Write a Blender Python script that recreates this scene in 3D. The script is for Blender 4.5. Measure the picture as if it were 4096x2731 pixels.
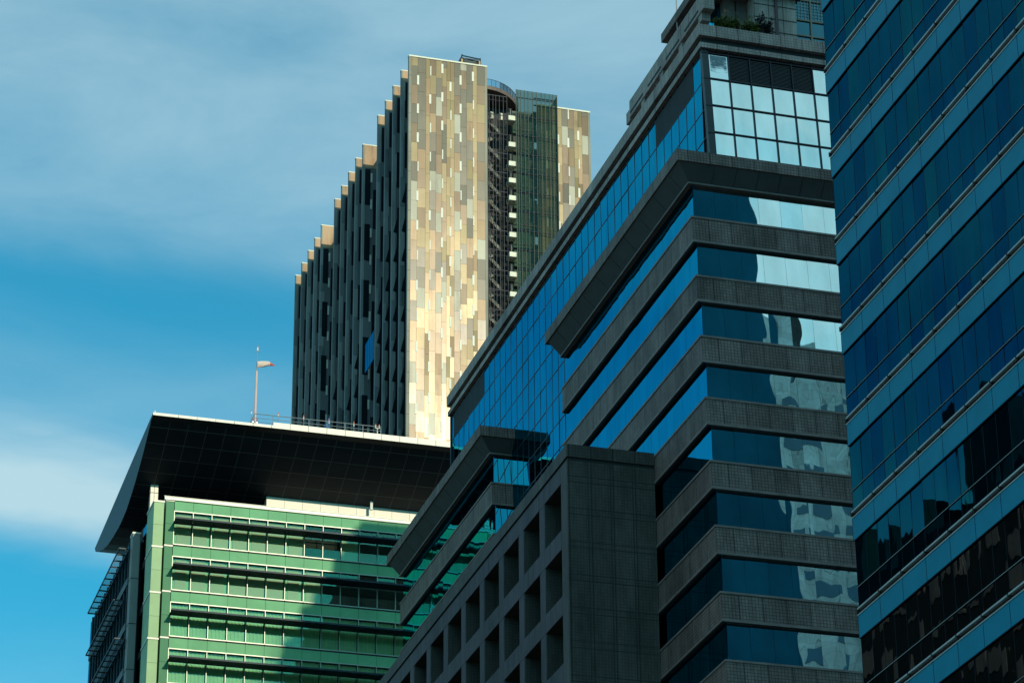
import bpy, bmesh, math, random
from mathutils import Vector, Matrix
random.seed(7)
R = math.radians
sc = bpy.context.scene
for o in list(bpy.data.objects): bpy.data.objects.remove(o)
COL = sc.collection

# ------------------------------------------------------------------ camera
# world axes: +Y runs along the street facades, +X along their fronts, Z up
F_PX, PITCH, ROLL, YAW = 11932.0, R(25.256), R(-0.492), R(16.752)
fh = Vector((math.sin(YAW), math.cos(YAW), 0)); rt = Vector((math.cos(YAW), -math.sin(YAW), 0)); up = Vector((0, 0, 1))
fw = math.cos(PITCH) * fh + math.sin(PITCH) * up
u0 = math.cos(PITCH) * up - math.sin(PITCH) * fh
r2 = math.cos(ROLL) * rt + math.sin(ROLL) * u0
u2 = math.cos(ROLL) * u0 - math.sin(ROLL) * rt
cam = bpy.data.cameras.new('camera'); camo = bpy.data.objects.new('camera', cam); COL.objects.link(camo)
cam.sensor_width = 36.0; cam.sensor_fit = 'HORIZONTAL'; cam.lens = F_PX / 4096 * 36
cam.clip_start = 0.5; cam.clip_end = 20000
camo.matrix_world = Matrix(((r2.x, u2.x, -fw.x, 0), (r2.y, u2.y, -fw.y, 0), (r2.z, u2.z, -fw.z, 1.7), (0, 0, 0, 1)))
sc.camera = camo
# ------------------------------------------------------------------ light
SUN_EL, SUN_TH = R(21.8), R(12.5)          # elevation; angle to the right of straight behind the fronts
sd = Vector((math.sin(SUN_TH) * math.cos(SUN_EL), -math.cos(SUN_TH) * math.cos(SUN_EL), math.sin(SUN_EL)))
sun = bpy.data.lights.new('sun', 'SUN'); suno = bpy.data.objects.new('sun', sun); COL.objects.link(suno)
sun.energy = 3.4; sun.angle = R(0.53); sun.color = (1.0, 0.86, 0.62)
suno.rotation_euler = sd.to_track_quat('Z', 'Y').to_euler(); suno.location = (0, -100, 300)
w = bpy.data.worlds.new('World'); sc.world = w; w.use_nodes = True
nt = w.node_tree; nt.nodes.clear()
def N(t, **k):
    n = nt.nodes.new(t)
    for a, b in k.items(): setattr(n, a, b)
    return n
def L(a, b): nt.links.new(a, b)
sky = N('ShaderNodeTexSky', sky_type='NISHITA', sun_disc=False)
sky.sun_elevation = SUN_EL; sky.sun_rotation = math.pi - SUN_TH
sky.air_density = 1.0; sky.dust_density = 0.6; sky.ozone_density = 1.6
tint = N('ShaderNodeMix', data_type='RGBA', blend_type='MULTIPLY'); tint.inputs[0].default_value = 1
L(sky.outputs[0], tint.inputs[6]); tint.inputs[7].default_value = (0.085, 0.90, 0.95, 1)
tc = N('ShaderNodeTexCoord')
mp = N('ShaderNodeMapping'); mp.inputs['Rotation'].default_value = (0.1, 0.25, 0.5); mp.inputs['Scale'].default_value = (2.2, 1.6, 6.0)
L(tc.outputs['Generated'], mp.inputs[0])
n1 = N('ShaderNodeTexNoise'); n1.inputs['Scale'].default_value = 1.7; n1.inputs['Detail'].default_value = 6; n1.inputs['Roughness'].default_value = 0.5; n1.inputs['Distortion'].default_value = 0.6
L(mp.outputs[0], n1.inputs['Vector'])
sz = N('ShaderNodeSeparateXYZ'); L(tc.outputs['Generated'], sz.inputs[0])
def MA(op, a, b):
    x = N('ShaderNodeMath', operation=op)
    for k, v in enumerate((a, b)):
        if isinstance(v, (int, float)): x.inputs[k].default_value = v
        else: L(v, x.inputs[k])
    return x.outputs[0]
zz_ = MA('ADD', sz.outputs[2], MA('MULTIPLY', MA('SUBTRACT', n1.outputs[0], .5), .085))
cr = N('ShaderNodeValToRGB'); cr.color_ramp.interpolation = 'EASE'
st_ = [(0, .5), (.30, .15), (.345, .03), (.370, 1.0), (.400, .22), (.435, .05), (.468, .45), (.52, .50), (.60, .8), (1, .5)]
while len(cr.color_ramp.elements) < len(st_): cr.color_ramp.elements.new(.5)
for e_, (p_, v_) in zip(cr.color_ramp.elements, st_): e_.position = p_; e_.color = (v_, v_, v_, 1)
L(zz_, cr.inputs[0])
mp2 = N('ShaderNodeMapping'); mp2.inputs['Rotation'].default_value = (0.0, 0.18, 0.3); mp2.inputs['Scale'].default_value = (5, 4, 16)
L(tc.outputs['Generated'], mp2.inputs[0])
n2 = N('ShaderNodeTexNoise'); n2.inputs['Scale'].default_value = 1.6; n2.inputs['Detail'].default_value = 8; n2.inputs['Roughness'].default_value = 0.58; n2.inputs['Distortion'].default_value = 0.35
L(mp2.outputs[0], n2.inputs['Vector'])
cf_ = MA('MINIMUM', MA('MULTIPLY', cr.outputs[0], MA('ADD', .05, MA('MULTIPLY', n2.outputs[0], 1.95))), 1.0)
cm = N('ShaderNodeMix', data_type='RGBA'); L(cf_, cm.inputs[0]); L(tint.outputs[2], cm.inputs[6])
cm.inputs[7].default_value = (3.15, 4.7, 5.3, 1)
bg = N('ShaderNodeBackground'); bg.inputs[1].default_value = 0.15; L(cm.outputs[2], bg.inputs[0])
wo = N('ShaderNodeOutputWorld'); L(bg.outputs[0], wo.inputs[0])
sc.view_settings.view_transform = 'Standard'; sc.view_settings.look = 'None'
sc.view_settings.exposure = 0.0; sc.view_settings.gamma = 1.0
sc.cycles.max_bounces = 10; sc.cycles.transparent_max_bounces = 16; sc.cycles.glossy_bounces = 6
sc.cycles.caustics_reflective = False; sc.cycles.caustics_refractive = False

# ------------------------------------------------------------------ materials
class G:
    def __init__(s, name):
        s.m = bpy.data.materials.new(name); s.m.use_nodes = True; s.t = s.m.node_tree; s.t.nodes.clear()
        s.out = s.n('ShaderNodeOutputMaterial')
    def n(s, t, **k):
        x = s.t.nodes.new(t)
        for a, b in k.items(): setattr(x, a, b)
        return x
    def l(s, a, b): s.t.links.new(a, b)
    def math(s, op, a, b=None):
        x = s.n('ShaderNodeMath', operation=op)
        for i, v in enumerate((a, b)):
            if v is None: continue
            if isinstance(v, (int, float)): x.inputs[i].default_value = v
            else: s.l(v, x.inputs[i])
        return x.outputs[0]
    def wall_uv(s):
        g = s.n('ShaderNodeNewGeometry'); p = s.n('ShaderNodeSeparateXYZ'); s.l(g.outputs['Position'], p.inputs[0])
        q = s.n('ShaderNodeSeparateXYZ'); s.l(g.outputs['True Normal'], q.inputs[0])
        ax = s.math('GREATER_THAN', s.math('ABSOLUTE', q.outputs[0]), 0.6)
        az = s.math('GREATER_THAN', s.math('ABSOLUTE', q.outputs[2]), 0.8)
        mu = s.n('ShaderNodeMix'); s.l(ax, mu.inputs[0]); s.l(p.outputs[0], mu.inputs[2]); s.l(p.outputs[1], mu.inputs[3])
        mv = s.n('ShaderNodeMix'); s.l(az, mv.inputs[0]); s.l(p.outputs[2], mv.inputs[2]); s.l(p.outputs[1], mv.inputs[3])
        c = s.n('ShaderNodeCombineXYZ'); s.l(mu.outputs[0], c.inputs[0]); s.l(mv.outputs[0], c.inputs[1])
        return c.outputs[0], g.outputs['Position']
    def noise(s, vec, scale, detail=4, rough=.6, stretch=None):
        if stretch:
            mp = s.n('ShaderNodeMapping'); mp.inputs['Scale'].default_value = stretch; s.l(vec, mp.inputs[0]); vec = mp.outputs[0]
        x = s.n('ShaderNodeTexNoise'); x.inputs['Scale'].default_value = scale; x.inputs['Detail'].default_value = detail; x.inputs['Roughness'].default_value = rough
        s.l(vec, x.inputs['Vector']); return x.outputs[0]
    def ramp(s, fac, stops):
        x = s.n('ShaderNodeValToRGB'); e = x.color_ramp.elements
        while len(e) < len(stops): e.new(0.5)
        for i, (p, c) in enumerate(stops): e[i].position = p; e[i].color = (*c, 1) if len(c) == 3 else c
        s.l(fac, x.inputs[0]); return x.outputs[0]
    def mix(s, fac, a, b, bt='MIX'):
        x = s.n('ShaderNodeMix', data_type='RGBA', blend_type=bt)
        for i, v in ((0, fac), (6, a), (7, b)):
            if isinstance(v, (int, float)): x.inputs[i].default_value = v
            elif isinstance(v, tuple): x.inputs[i].default_value = (*v, 1)
            else: s.l(v, x.inputs[i])
        return x.outputs[2]
    def bsdf(s, base, rough=.6, metal=0, spec=.5, normal=None, coat=0):
        b = s.n('ShaderNodeBsdfPrincipled')
        for nm, v in (('Base Color', base), ('Roughness', rough), ('Metallic', metal), ('Specular IOR Level', spec), ('Coat Weight', coat)):
            if isinstance(v, tuple): b.inputs[nm].default_value = (*v, 1)
            elif isinstance(v, (int, float)): b.inputs[nm].default_value = v
            else: s.l(v, b.inputs[nm])
        if normal is not None: s.l(normal, b.inputs['Normal'])
        s.l(b.outputs[0], s.out.inputs[0]); return b
    def bump(s, h, strength=.3, dist=.02):
        x = s.n('ShaderNodeBump'); x.inputs['Strength'].default_value = strength; x.inputs['Distance'].default_value = dist
        s.l(h, x.inputs['Height']); return x.outputs[0]

def plain(name, col, rough=.6, metal=0, var=.12, scale=.6, spec=.5):
    g = G(name); geo = g.n('ShaderNodeNewGeometry'); nz = g.noise(geo.outputs['Position'], scale, 5)
    lo = tuple(c * (1 - var) for c in col); hi = tuple(min(1, c * (1 + var)) for c in col)
    g.bsdf(g.ramp(nz, [(.3, lo), (.7, hi)]), rough, metal, spec); return g.m

def stone(name, col, tile=.19, joint=1.345, panel_h=3.9, strength=.55, x0=0.0):
    g = G(name); uv, pos = g.wall_uv()
    b = g.n('ShaderNodeTexBrick'); b.offset = 0; b.squash = 1
    b.inputs['Scale'].default_value = 1; b.inputs['Brick Width'].default_value = tile; b.inputs['Row Height'].default_value = tile
    b.inputs['Mortar Size'].default_value = .022; b.inputs['Mortar Smooth'].default_value = .3; b.inputs['Bias'].default_value = 0
    b.inputs['Color1'].default_value = (1, 1, 1, 1); b.inputs['Color2'].default_value = (.72, .72, .72, 1); b.inputs['Mortar'].default_value = (.22, .22, .22, 1)
    g.l(uv, b.inputs['Vector'])
    mp = g.n('ShaderNodeMapping'); mp.inputs['Location'].default_value = (-x0, 0, 0); g.l(uv, mp.inputs[0])
    j = g.n('ShaderNodeTexBrick'); j.offset = 0; j.squash = 1
    j.inputs['Scale'].default_value = 1; j.inputs['Brick Width'].default_value = joint; j.inputs['Row Height'].default_value = 400
    j.inputs['Mortar Size'].default_value = .03; j.inputs['Mortar Smooth'].default_value = .1
    j.inputs['Color1'].default_value = (1, 1, 1, 1); j.inputs['Color2'].default_value = (.74, .74, .74, 1); j.inputs['Mortar'].default_value = (.10, .10, .10, 1)
    g.l(mp.outputs[0], j.inputs['Vector'])
    st = g.noise(pos, .35, 6, .65, (1, 1, .35)); st2 = g.noise(pos, 2.4, 5, .7, (1, 1, .25))
    c = g.ramp(st, [(.3, tuple(v * .5 for v in col)), (.5, col), (.72, tuple(min(1, v * 1.35) for v in col))])
    c = g.mix(.55, c, g.ramp(st2, [(.35, (.55, .52, .52)), (.6, (1.05, 1.05, 1.05))]), 'MULTIPLY')
    c = g.mix(strength, c, b.outputs['Color'], 'MULTIPLY'); c = g.mix(.8, c, j.outputs['Color'], 'MULTIPLY')
    g.bsdf(c, .7, 0, .35, g.bump(b.outputs['Fac'], .25, .01)); return g.m

def mirror(name, tintc, rough=.015, wave=.0, wscale=.5, stretch=(1, 1, .5), dirt=.08):
    g = G(name); geo = g.n('ShaderNodeNewGeometry')
    nz = g.noise(geo.outputs['Position'], wscale, 2, .5, stretch)
    d = g.noise(geo.outputs['Position'], .8, 5, .6, (1, 1, .3))
    lo = tuple(c * (1 - dirt) for c in tintc); hi = tuple(min(1, c * (1 + dirt)) for c in tintc)
    b = g.n('ShaderNodeBsdfGlossy'); b.inputs['Roughness'].default_value = rough; g.l(g.ramp(d, [(.3, lo), (.7, hi)]), b.inputs['Color'])
    if wave: g.l(g.bump(nz, 1.0, wave), b.inputs['Normal'])
    g.l(b.outputs[0], g.out.inputs[0]); return g.m

def thin_glass(name, tintc, refl=.25, rough=.01, rtint=(1, 1, 1)):
    g = G(name); t = g.n('ShaderNodeBsdfTransparent'); t.inputs[0].default_value = (*tintc, 1)
    s = g.n('ShaderNodeBsdfGlossy'); s.inputs[0].default_value = (*rtint, 1); s.inputs[1].default_value = rough
    lw = g.n('ShaderNodeLayerWeight'); lw.inputs[0].default_value = .25
    f = g.math('ADD', g.math('MULTIPLY', lw.outputs[0], .9), refl)
    f = g.math('MINIMUM', f, .95)
    m = g.n('ShaderNodeMixShader'); g.l(f, m.inputs[0]); g.l(t.outputs[0], m.inputs[1]); g.l(s.outputs[0], m.inputs[2]); g.l(m.outputs[0], g.out.inputs[0])
    return g.m

def cladding(name, col, metal=.55, rough=.42, ribs=False, spec=.20):
    g = G(name); uv, pos = g.wall_uv()
    st = g.noise(pos, .5, 6, .7, (1, 1, .16)); st2 = g.noise(pos, .11, 4, .6, (1, 1, .7))
    c = g.ramp(st, [(.28, tuple(v * .5 for v in col)), (.47, col), (.8, tuple(min(1, v * 1.15) for v in col))])
    c = g.mix(.7, c, g.ramp(st2, [(.32, (.66, .62, .58)), (.62, (1.08, 1.08, 1.08))]), 'MULTIPLY')
    rn = g.n('ShaderNodeMapRange'); g.l(st, rn.inputs[0]); rn.inputs[3].default_value = rough + .05; rn.inputs[4].default_value = rough - .05
    nm = None
    if ribs:
        wv = g.n('ShaderNodeTexWave'); wv.inputs['Scale'].default_value = 3.4; g.l(uv, wv.inputs[0]); nm = g.bump(wv.outputs[1], .3, .01)
    else:
        nm = g.bump(st2, .25, .05)
    g.bsdf(c, rn.outputs[0], metal, spec, nm); return g.m

M = {}
M['stone'] = stone('tiled_stone', (.275, .22, .195), x0=.2, strength=.8)
M['reveal_shade'] = stone('shaded_recess_tile', (.075, .075, .07), joint=1.4, strength=.4)  # darker copy of the block stone; shade of the openings in its colour
M['teal_wall'] = plain('teal_wall', (.02, .16, .21), .5, 0, .12, .5, .2)
M['room_a'] = plain('grey_lobby_wall', (.16, .20, .17), .8, 0, .3, .5)
M['room_b'] = plain('brown_lobby_wall', (.17, .145, .13), .8, 0, .3, .5)
M['room_c'] = plain('green_lobby_wall', (.11, .19, .15), .8, 0, .3, .5)
M['navy_glass_reflect'] = mirror('low_floor_reflect_glass', (.055, .085, .10), .012, .006, .5, (1, 1, .5), .15)  # navy glass retinted on low floors; the mirrored block's tone put into it
M['stone_skylit'] = stone('skylit_cornice_stone', (.50, .43, .39), x0=.2, strength=.6)  # same tower stone lightened; stronger daylight near the roof put into its colour
M['stone_low'] = stone('weathered_tiled_stone', (.125, .118, .108), joint=1.32, x0=.31, strength=.45)
M['stone_trim'] = plain('stone_trim', (.21, .175, .16), .7, 0, .25, 1.2)
M['dark_joint'] = plain('dark_joint', (.022, .026, .03), .7)
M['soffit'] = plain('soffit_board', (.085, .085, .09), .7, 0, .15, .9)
M['core'] = plain('dark_interior', (.012, .016, .02), .8)
M['glass_side'] = mirror('blue_mirror_glass', (.010, .30, .455), .01, .012, .35, (1, 1, .6), .10)
M['glass_front'] = mirror('brightened_mirror_glass', (.58, .81, .80), .01, .024, .32, (1, 1, .55), .10)  # same glass as the sides; brighter front reflection put into the tint
M['glass_front_low'] = mirror('teal_mirror_glass', (.09, .30, .36), .012, .05, .5, (1, 1, .5), .15)
M['mullion'] = plain('dark_mullion', (.01, .016, .028), .45, .3)
M['col_frame'] = plain('corner_column', (.03, .055, .06), .5, .2)
M['louvre'] = plain('dark_louvre', (.018, .028, .032), .55)
M['navy_glass'] = mirror('navy_glass', (.004, .072, .115), .012, .006, .5, (1, 1, .5), .12)
M['navy_glass_b'] = mirror('navy_glass_deep', (.003, .056, .105), .012, .006, .5, (1, 1, .5), .15)
M['navy_glass_c'] = mirror('navy_glass_teal', (.006, .082, .11), .012, .006, .5, (1, 1, .5), .15)
M['teal_panel'] = plain('teal_spandrel', (.002, .25, .39), .5, 0, .10, .5, .1)
M['navy_frame'] = plain('navy_frame', (.005, .018, .035), .5, 0, .12, .6, .08)
M['rail_metal'] = plain('edge_metal', (.42, .50, .50), .5, .1)
M['groove'] = plain('brown_groove', (.03, .022, .02), .8)
M['green_panel'] = plain('green_spandrel', (.155, .42, .225), .5, 0, .16, .35, .08)
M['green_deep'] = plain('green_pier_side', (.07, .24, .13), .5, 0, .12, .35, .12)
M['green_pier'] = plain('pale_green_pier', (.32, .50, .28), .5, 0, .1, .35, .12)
M['white_metal'] = plain('white_metal', (.70, .70, .62), .45, 0, .06)
M['win_frame'] = plain('pale_window_frame', (.36, .42, .36), .4, .2, .05)
M['green_glass'] = thin_glass('green_glass', (.88, .95, .87), .03, .01, (.7, .95, .85))
M['blind'] = plain('grey_green_blind', (.44, .46, .33), .8, 0, .05, .4)
M['curtain'] = plain('pale_curtain', (.34, .58, .36), .8, 0, .12, 1.5)
M['awning'] = plain('dark_awning', (.022, .042, .062), .5, 0, .15, .8, .2)
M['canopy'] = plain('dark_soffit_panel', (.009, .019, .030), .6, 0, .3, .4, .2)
M['canopy_line'] = plain('soffit_joint', (.07, .09, .10), .7)
M['canopy_end'] = plain('canopy_end_cladding', (.03, .055, .07), .5, 0, .2, 2.5, .2)
M['grille'] = plain('dark_grille', (.02, .032, .038), .5, .4)
M['side_glass'] = mirror('side_blue_glass', (.02, .22, .36), .02, .01, .5)
M['steel'] = plain('galvanised_steel', (.35, .38, .38), .4, .6)
M['mast_paint'] = plain('pink_white_mast', (.62, .45, .42), .5, 0, .12)
M['sock_white'] = plain('faded_windsock_cloth', (.62, .50, .44), .9, 0, .2, 4)
M['sock_red'] = plain('red_windsock_cloth', (.50, .09, .08), .9, 0, .2, 4)
M['lamp_red'] = plain('red_lamp_glass', (.55, .12, .05), .3)
M['gold'] = cladding('golden_cladding', (.225, .165, .10), .045, .225, spec=.12)
M['tan_clad'] = cladding('tan_cladding', (.155, .12, .08), .045, .225, spec=.12)
M['grey_clad'] = cladding('grey_green_cladding', (.11, .115, .09), 0, .225, spec=.16)
M['yellow_clad'] = cladding('straw_cladding', (.22, .185, .10), .045, .225, spec=.12)
M['white_clad'] = cladding('white_ribbed_cladding', (.38, .385, .31), 0, .25, True)
M['white_strip'] = plain('white_strip_panel', (.62, .62, .55), .5, 0, .08)
M['frame_clad'] = cladding('pale_edge_cladding', (.24, .245, .20), .0, .5)
M['fin'] = cladding('slate_blue_cladding', (.14, .165, .175), 0, .6)
M['fin_grey'] = cladding('light_slate_cladding', (.27, .29, .29), 0, .6)
M['fin_mid'] = cladding('mid_slate_cladding', (.17, .20, .21), 0, .6)
M['fin_dark'] = plain('dark_fin_glass', (.004, .012, .018), .4, 0, .12, .6, .1)
M['fin_lit_tip'] = cladding('sunlit_tip_cladding', (.47, .32, .20), .0, .6)  # fin cladding made paler and warmer; sunlight on the tips in its colour
M['smoke_glass'] = thin_glass('smoke_green_glass', (.62, .66, .60), .03, .02, (.35, .42, .4))
M['clear_glass'] = thin_glass('clear_balustrade_glass', (.66, .80, .86), .10, .02)
M['shaft_dark'] = plain('dark_stairwell', (.022, .026, .036), .7, 0, .3, .6)
M['shaft_mid'] = plain('grey_stairwell', (.10, .12, .11), .7, 0, .5, .7)
M['brown'] = plain('brown_fascia', (.12, .085, .07), .6, 0, .25, 2)
M['white_conc'] = plain('white_concrete', (.68, .68, .56), .6)
M['violet_frame'] = plain('grey_violet_mullion', (.08, .08, .095), .6, 0, .1, .6, 0)
M['leaf'] = plain('leaf_green', (.085, .12, .012), .6, 0, .5, 6)
M['leaf_dark'] = plain('leaf_dark', (.010, .010, .014), .6, 0, .4, 6)
M['bark'] = plain('stem_brown', (.05, .035, .025), .8)
M['pink_beam'] = plain('mauve_downpipe', (.10, .06, .07), .6)
M['gold_frame'] = plain('aged_window_frame', (.28, .26, .20), .5)
M['ground'] = plain('city_ground', (.10, .10, .10), .9, 0, .3, .05)
M['asphalt'] = plain('asphalt', (.05, .05, .052), .9, 0, .2, .5)
M['far_pale'] = stone('pale_tower_wall', (.8, .8, .78), .9, 3.2, x0=0)
M['far_dark'] = stone('dark_tower_wall', (.06, .07, .07), .9, 3.2)
M['far_win'] = mirror('far_window', (.06, .12, .15), .05)

M['navy_back'] = plain('rear_wall_glass', (.014, .13, .21), .4, 0, .25, .15, 0)
M['pale_brown'] = plain('pale_brown_panel', (.50, .38, .34), .8, 0, .3, .3)
M['stair_grey'] = plain('stair_concrete', (.17, .17, .15), .8, 0, .4, 1)
M['glaze_bar'] = plain('green_grey_bar', (.10, .115, .10), .6, 0, .2, .6, 0)
M['brass'] = plain('ochre_paint', (.35, .22, .07), .5)
M['deep_glass'] = mirror('dark_recessed_glass', (.02, .05, .075), .05)
M['stone_side'] = stone('side_tiled_stone', (.13, .115, .135), .10, 1.05, x0=.25, strength=.4)
M['stone_pent'] = stone('tiled_penthouse', (.62, .56, .51), .12, .0 + .94, x0=.24, strength=.35)
g = G('grimy_mirror_glass'); geo = g.n('ShaderNodeNewGeometry'); sp_ = g.n('ShaderNodeSeparateXYZ'); g.l(geo.outputs['Position'], sp_.inputs[0])
nz = g.noise(geo.outputs['Position'], 2.2, 7, .65, (1, 1, 2.2))
hz = g.math('MULTIPLY', g.math('SUBTRACT', sp_.outputs[2], 90.6), .28)
ex = g.math('ABSOLUTE', g.math('SUBTRACT', sp_.outputs[0], 55.42)); ez = g.math('ABSOLUTE', g.math('SUBTRACT', sp_.outputs[2], 90.88))
edge = g.math('MULTIPLY', g.math('LESS_THAN', ex, .52), g.math('LESS_THAN', ez, .76))
msk = g.math('MULTIPLY', g.math('ADD', nz, hz), edge)
b = g.n('ShaderNodeBsdfGlossy'); b.inputs['Roughness'].default_value = .05
g.l(g.ramp(msk, [(.48, (.56, .80, .80)), (.56, (.30, .45, .47)), (.68, (.07, .14, .16))]), b.inputs['Color']); g.l(b.outputs[0], g.out.inputs[0]); M['grimy_glass'] = g.m
# ------------------------------------------------------------------ mesh helpers
BASE = {}
class MB:
    def __init__(s): s.v = []; s.f = []; s.mi = []; s.mats = []
    def m(s, mat):
        if mat not in s.mats: s.mats.append(mat)
        return s.mats.index(mat)
    def hexa(s, p, mat):
        b = len(s.v); s.v += [tuple(q) for q in p]; i = s.m(mat)
        for f in ((0, 3, 2, 1), (4, 5, 6, 7), (0, 1, 5, 4), (1, 2, 6, 5), (2, 3, 7, 6), (3, 0, 4, 7)):
            s.f.append(tuple(b + k for k in f)); s.mi.append(i)
        return s
    def box(s, x0, x1, y0, y1, z0, z1, mat, sh=None):
        p = [(x0, y0, z0), (x1, y0, z0), (x1, y1, z0), (x0, y1, z0), (x0, y0, z1), (x1, y0, z1), (x1, y1, z1), (x0, y1, z1)]
        if sh: p = [(x, y + (sh(z) if k % 4 < 2 else 0), z) for k, (x, y, z) in enumerate(p)]
        return s.hexa(p, mat)
    def sbox(s, x0, x1, y0, y1, z0, z1, mat, sh):      # both y faces follow sh(z)
        p = [(x0, y0, z0), (x1, y0, z0), (x1, y1, z0), (x0, y1, z0), (x0, y0, z1), (x1, y0, z1), (x1, y1, z1), (x0, y1, z1)]
        return s.hexa([(x, y + sh(z), z) for x, y, z in p], mat)
    def poly(s, pts, mat):
        b = len(s.v); s.v += [tuple(q) for q in pts]; s.f.append(tuple(range(b, b + len(pts)))); s.mi.append(s.m(mat)); return s
    def prism(s, a, bb, mat):                             # two matching outlines
        n = len(a); b = len(s.v); s.v += [tuple(q) for q in a] + [tuple(q) for q in bb]; i = s.m(mat)
        s.f.append(tuple(range(b, b + n))); s.mi.append(i); s.f.append(tuple(range(b + 2 * n - 1, b + n - 1, -1))); s.mi.append(i)
        for k in range(n):
            q = (k + 1) % n; s.f.append((b + k, b + n + k, b + n + q, b + q)); s.mi.append(i)
        return s
    def tube(s, a, c, r, mat, n=8, r1=None):
        a = Vector(a); c = Vector(c); d = (c - a).normalized(); h = Vector((0, 0, 1)) if abs(d.z) < .9 else Vector((1, 0, 0))
        u = d.cross(h).normalized(); v = d.cross(u); r1 = r if r1 is None else r1
        A = [a + (u * math.cos(t) + v * math.sin(t)) * r for t in [2 * math.pi * k / n for k in range(n)]]
        B = [c + (u * math.cos(t) + v * math.sin(t)) * r1 for t in [2 * math.pi * k / n for k in range(n)]]
        return s.prism(A, B, mat)
    def build(s, name, parent=None):
        off = Vector((0, 0, 0)); p = parent
        while p is not None:
            if p.name in BASE: off = BASE[p.name]
            p = p.parent
        me = bpy.data.meshes.new(name); me.from_pydata([tuple(Vector(q) - off) for q in s.v], [], s.f); me.update()
        for m in s.mats: me.materials.append(M[m])
        me.polygons.foreach_set('material_index', s.mi)
        bm = bmesh.new(); bm.from_mesh(me); bmesh.ops.recalc_face_normals(bm, faces=bm.faces); bm.to_mesh(me); bm.free()
        o = bpy.data.objects.new(name, me); COL.objects.link(o); o.parent = parent
        return o
def tag(o, label=None, cat=None, group=None, kind=None):
    if label: o['label'] = label
    if cat: o['category'] = cat
    if group: o['group'] = group
    if kind: o['kind'] = kind
    return o
def thing(name, loc, label, cat, group=None):
    o = bpy.data.objects.new(name, None); COL.objects.link(o); o.location = loc; BASE[o.name] = Vector(loc); o.empty_display_size = .5
    return tag(o, label, cat, group)
def pane(mb, x, y, z0, z1, axis, wdt, mat, tilt=.0025, th=.03, sh=None, tb=0):
    """thin glass slab: axis 'x' -> faces -X, spans +Y from y; axis 'y' -> faces -Y, spans +X from x"""
    a = random.gauss(0, tilt); b = random.gauss(tb, tilt); h = (z1 - z0)
    if axis == 'x':
        p = [(x, y, z0), (x + th, y, z0), (x + th, y + wdt, z0), (x, y + wdt, z0), (x, y, z1), (x + th, y, z1), (x + th, y + wdt, z1), (x, y + wdt, z1)]
        p = [(q[0] + a * (q[1] - y - wdt / 2) + b * (q[2] - z0 - h / 2), q[1], q[2]) for q in p]
    else:
        p = [(x, y, z0), (x + wdt, y, z0), (x + wdt, y + th, z0), (x, y + th, z0), (x, y, z1), (x + wdt, y, z1), (x + wdt, y + th, z1), (x, y + th, z1)]
        p = [(q[0], q[1] + a * (q[0] - x - wdt / 2) + b * (q[2] - z0 - h / 2) + (sh(q[2]) if sh else 0), q[2]) for q in p]
    mb.hexa(p, mat)

# ------------------------------------------------------------------ ground
g_ = MB().box(-3000, 3000, -3000, 3000, -.5, 0, 'ground').build('ground'); tag(g_, kind='structure')
r_ = MB().box(2, 30, -400, 700, .0, .004, 'asphalt').build('road'); tag(r_, kind='structure')

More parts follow.
